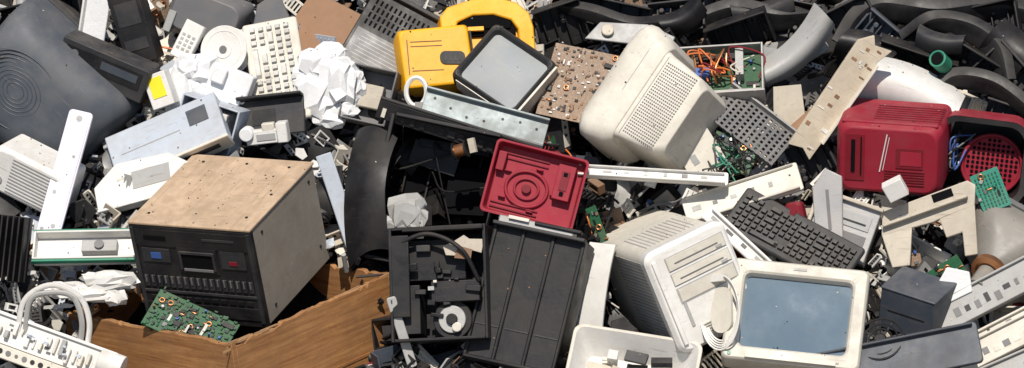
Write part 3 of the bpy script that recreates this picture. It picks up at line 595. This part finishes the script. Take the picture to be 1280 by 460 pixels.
o=Obj('wall_phone'); o.a.box((0,0,0),(26,50,14),WHITE); slots(o.d,3,4,-7,7,-12,6,7.4,4,3.4,LGREY); o.put(232,50,72,ori(x=(.8,-.4,.2),y=(.4,.8,0)))
o=Obj('grey_wedge'); o.a.poly([(-30,-20),(30,-26),(24,30),(-6,22)],-12,12,MGREY); o.put(330,22,50,ori(x=(.9,.3,0),y=(-.3,.9,0)))
o=Obj('side_panel'); o.a.box((0,0,0),(20,120,4),BLGREY); o.put(425,250,40,ori(x=(.9,.3,0),y=(-.26,.95,0)))
o=Obj('mounting_plate'); o.a.poly([(-58,-8),(50,-12),(56,4),(20,18),(-40,16)],-2,2,LGREY); o.a.cyl((-30,4,4),8,8,BEIGE); o.put(790,44,66,ori(x=(.98,-.08,0),y=(.05,.9,-.3)))
o=Obj('cardboard_piece'); o.a.poly([(-24,-26),(20,-20),(28,22),(-6,30)],-2,2,BEIGE); o.put(982,135,60,ori(x=(.9,.3,0),y=(-.3,.9,0)),.5)
o=Obj('brown_paper_roll'); o.a.cyl((0,0,0),9,60,BOARD,'x',18); o.put(1010,150,56,ori(x=(.7,.6,0),y=(-.6,.7,0)),.5)
o=Obj('red_plastic_fitting'); o.a.loft([(-8,22,26,6),(6,22,26,6),(10,16,20,6)],RED2); o.a.cyl((0,0,12),4,6,RED2); o.put(990,265,60,ori(x=(.9,.2,.3),y=(0,1,0)),0)

# ============================================================ heap base + scrap mass
vs=[];fs=[];nx,ny=220,150
for j in range(ny+1):
    for i in range(nx+1):
        x=-7+14*i/nx; y=-3.5+12*j/ny; h=height(x,y)
        n=noise.noise(Vector((x*2.2,y*2.2,0)))*.10+noise.noise(Vector((x*7,y*7,3)))*.05
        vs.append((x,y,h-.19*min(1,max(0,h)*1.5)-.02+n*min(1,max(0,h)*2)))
for j in range(ny):
    for i in range(nx):
        a=j*(nx+1)+i; fs.append((a,a+1,a+nx+2,a+nx+1))
me=bpy.data.meshes.new('scrap_heap'); me.from_pydata(vs,[],fs); me.materials.append(M('heap_core',(.010,.0095,.009),.95,.5,dcol=(.03,.025,.02),bump=1,dust=.03,s=2,spec=.1))  # core coloured near-black so gaps between the scrap read as shadow
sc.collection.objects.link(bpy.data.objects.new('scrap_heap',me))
def piece(a,k,s,m,m2,T):
    if k==0:
        n=random.randint(5,8); pts=[(s*rnd(.3,.6)*math.cos(6.283*i/n),s*rnd(.3,.6)*math.sin(6.283*i/n)) for i in range(n)]
        a.poly(pts,-1,rnd(0.4,1.5),m,T)
        if random.random()<.6: a.box((0,0,3),(s*.5,1.6,5),m,T)
    elif k==1: tray(a,s,s*rnd(.5,.9),s*rnd(.1,.3),m,2,T)
    elif k==2:
        w,h,d=s,s*rnd(.4,.9),s*rnd(.3,.6); tray(a,w,h,d,m,2.2,T); a.box((rnd(-.2,.2)*w,0,0),(w*.3,h*.5,d*.5),m2,T)
    elif k==3:
        h=s*rnd(.4,.8); n=int(s/7)+3
        for i in range(n): a.box((-s/2+s*i/(n-1),0,0),(2.2,h,2),m,T)
        a.box((0,h/2,0),(s+3,3,3),m,T); a.box((0,-h/2,0),(s+3,3,3),m,T)
    elif k==4:
        a.box((0,0,0),(s,s*.3,2),m,T); a.box((0,s*.15,s*.12),(s,2,s*.24),m,T)
        for i in range(4): a.box((-s*.35+i*s*.22,0,1.2),(s*.08,s*.1,.8),VOID,T)
    elif k==5: pcb(a,s,s*rnd(.4,.8),random.choice([PCBG,PCBB,PCBB]),int(s/3),T,6)
    elif k==6: a.cyl((0,0,0),s*rnd(.06,.2),s*rnd(.5,1),m,'x',14,T=T); 
    elif k==7:
        w,h,d=s,s*rnd(.3,.7),s*rnd(.2,.5); a.box((0,0,0),(w,h,d),m,T); a.box((0,0,d/2+.3),(w*.8,h*.6,1),m2,T)
        for i in range(3): a.cyl((-w*.3+i*w*.2,-h*.1,d/2+1.5),s*.03+.6,2,m,n=8,T=T)
    elif k==8:
        h=s*.75; b=s*.09
        for q in (-1,1): a.box((q*(s/2-b/2),0,0),(b,h,b),m,T); a.box((0,q*(h/2-b/2),0),(s-2*b,b,b*.95),m,T)
    elif k==9:
        bu=s*rnd(.1,.35); h=s*rnd(.3,.6); sk=rnd(-.3,.3)
        a.sheet(lambda u,v:((u-.5)*s,(v-.5)*h+sk*s*(u-.5)**2*2,bu*(1-(2*u-1)**2)+3*noise.noise(Vector((u*3+s,v*3,0)))),10,4,m,1.8,T)
    elif k==10:
        h=s*rnd(.3,.7); a.box((0,0,0),(s,h,2),m,T)
        for i in range(int(h/6)): a.box((0,-h/2+3+i*6,2),(s*.94,1.4,3),m,T)
    elif k==11:   # long sliver
        a.poly([(-s*.7,-1),(s*.6,-s*.05),(s*.75,0),(s*.5,s*.06),(-s*.65,2)],-.8,.8,m,T)
def pick(gx,gy):
    r=random.random()
    if 440<gx<770 and gy>120: L=[(BLACK,.70),(DGREY,.10),(SLATE,.04),(LGREY,.03),(WHITE,.02),(OFFW,.03),(METAL,.03),(BROWNJ,.02),(RED2,.01)]
    elif gx>690 and gy<130: L=[(BLACK,.74),(DGREY,.10),(SLATE,.03),(MGREY,.03),(WHITE,.03),(LGREY,.03),(METAL,.03)]
    elif gx<480: L=[(WHITE,.26),(OFFW,.13),(BLGREY,.07),(LGREY,.08),(BLACK,.30),(DGREY,.08),(MGREY,.03),(BEIGE,.04),(BROWNJ,.02),(METAL,.02)]
    else: L=[(WHITE,.14),(OFFW,.16),(LGREY,.12),(BEIGE,.12),(BLACK,.30),(DGREY,.09),(MGREY,.04),(METAL,.04),(BROWNJ,.03),(RED2,.01)]
    t=sum(w for _,w in L); r*=t
    for m,w in L:
        r-=w
        if r<=0: return m
    return BLACK
def blocked(v,s):
    e=s*.33
    for ox,oy in ((0,0),(e,0),(-e,0),(0,e),(0,-e)):
        for q in (0,30,60,100,140):
            p=world(v+Vector((ox,oy,-q)))
            for Mi,lo,hi in BB:
                l=Mi@p
                if all(lo[i]*.9-.001<l[i]<hi[i]*.9+.001 for i in range(3)): return True
    return False
S=Acc()
KW=[0]*6+[1]*2+[2]*2+[3]*2+[4]*3+[5]*1+[6]*1+[7]*3+[8]+[9]*4+[10]*2+[11]*3
def scatter(n,x0,x1,y0,y1,s0,s1,l0,l1,test=True):
    for _ in range(n):
        gx,gy,l=rnd(x0,x1),rnd(y0,y1),rnd(l0,l1); v=hp(gx,gy,l); s=rnd(s0,s1)
        w=world(v); 
        if abs(w.x)>4.6 or w.z<.0 or w.y>1.9: continue
        if test and -40<gx<1320 and -40<gy<500 and blocked(v,s): continue
        T=Matrix.Translation(v)@Euler((rad(rnd(-60,25)),rad(rnd(-45,45)),rad(rnd(0,360)))).to_matrix().to_4x4()
        piece(S,random.choice(KW),s,pick(gx,gy),pick(gx,gy),T)
scatter(640,-150,1430,-130,600,60,120,-85,0)
scatter(2200,-100,1380,-90,560,28,62,-60,24)
scatter(2800,-60,1340,-60,520,8,26,-30,32)
scatter(420,-1200,-100,-450,820,50,130,-60,5,False); scatter(420,1380,2480,-450,820,50,130,-60,5,False)
scatter(260,-150,1430,-480,-100,50,130,-60,5,False); scatter(200,-150,1430,540,820,50,130,-60,5,False)
# loose cables
for _ in range(200):
    gx,gy=rnd(-60,1340),rnd(-40,500); v=hp(gx,gy,rnd(5,35)); pts=[v.copy()]; d=Vector((rnd(-1,1),rnd(-1,.4),0)).normalized()
    for i in range(random.randint(3,6)):
        d=(d+Vector((rnd(-.9,.9),rnd(-.9,.7),0))).normalized(); q=pts[-1]+d*rnd(14,34); q.z=-K*q.y+rnd(-6,32); pts.append(q)
    if any(blocked(q,8) for q in pts): continue
    S.tube(spath(pts,6),rnd(.8,1.7),random.choice([BLACK]*6+[OFFW,MGREY,ORG]),6)
me=S.mesh('electronic_scrap'); ob=bpy.data.objects.new('electronic_scrap',me); sc.collection.objects.link(ob)
ob.matrix_world=Matrix.Translation(O)@FM.to_4x4()
# crumbs dropped under gravity onto everything
bpy.context.view_layer.update(); dg=bpy.context.evaluated_depsgraph_get()
C=Acc()
for _ in range(3600):
    x,y=rnd(-1.9,1.9),rnd(-.9,1.0)
    hit,loc,nor,idx,hob,mx=sc.ray_cast(dg,Vector((x,y,4)),Vector((0,0,-1)))
    if not hit or nor.z<.45: continue
    big=hob.name!='electronic_scrap'
    if big and random.random()<.6: continue
    s=rnd(.6,1.8) if big else (rnd(.8,3) if random.random()<.85 else rnd(3,8))
    q=nor.to_track_quat('Z','Y').to_matrix().to_4x4()
    T=Matrix.Translation(loc/U)@q@tr(0,0,.2,rnd(-12,12),rnd(-12,12),rnd(0,360))
    m=random.choice([BLACK,DGREY,BROWNJ,BOARD,BEIGE,MGREY] if big else [BLACK,BLACK,DGREY,WHITE,OFFW,BEIGE,BROWNJ,MGREY,LGREY])
    n=random.randint(4,6); C.poly([(s*rnd(.4,1)*math.cos(6.283*i/n),s*rnd(.3,.9)*math.sin(6.283*i/n)) for i in range(n)],0,rnd(.4,s*.4+.3),m,T)
sc.collection.objects.link(bpy.data.objects.new('small_debris',C.mesh('small_debris')))
# ground
me=bpy.data.meshes.new('ground'); g=400; me.from_pydata([(-g,-g,0),(g,-g,0),(g,g,0),(-g,g,0)],[],[(0,1,2,3)])
me.materials.append(M('dirt_ground',(.20,.16,.12),.95,.5,bump=.6,s=.3,dust=0)); sc.collection.objects.link(bpy.data.objects.new('ground',me))
# ------------------------------------------------------------ light
tosun=Vector((-.05,-.50,.92)).normalized()
el=math.asin(tosun.z); az=math.atan2(tosun.x,tosun.y)
w=bpy.data.worlds.new('World'); sc.world=w; w.use_nodes=True; N=w.node_tree.nodes
sk=N.new('ShaderNodeTexSky'); sk.sky_type='NISHITA'; sk.sun_disc=False; sk.sun_elevation=el; sk.sun_rotation=az
w.node_tree.links.new(sk.outputs[0],N['Background'].inputs[0]); N['Background'].inputs[1].default_value=.085
ld=bpy.data.lights.new('sun','SUN'); ld.energy=4.9; ld.angle=rad(.5); ld.color=(1,.94,.85)
lo=bpy.data.objects.new('sun',ld); sc.collection.objects.link(lo); lo.rotation_euler=tosun.to_track_quat('Z','Y').to_euler()
cd=bpy.data.cameras.new('camera'); co=bpy.data.objects.new('camera',cd); sc.collection.objects.link(co); sc.camera=co
DIST=16; cd.lens=36*DIST/3.2; cd.sensor_width=36; cd.clip_end=1000
co.matrix_world=Matrix.Translation(O+EZ*DIST)@FM.to_4x4()
sc.view_settings.view_transform='Standard'; sc.view_settings.look='None'; sc.view_settings.exposure=0
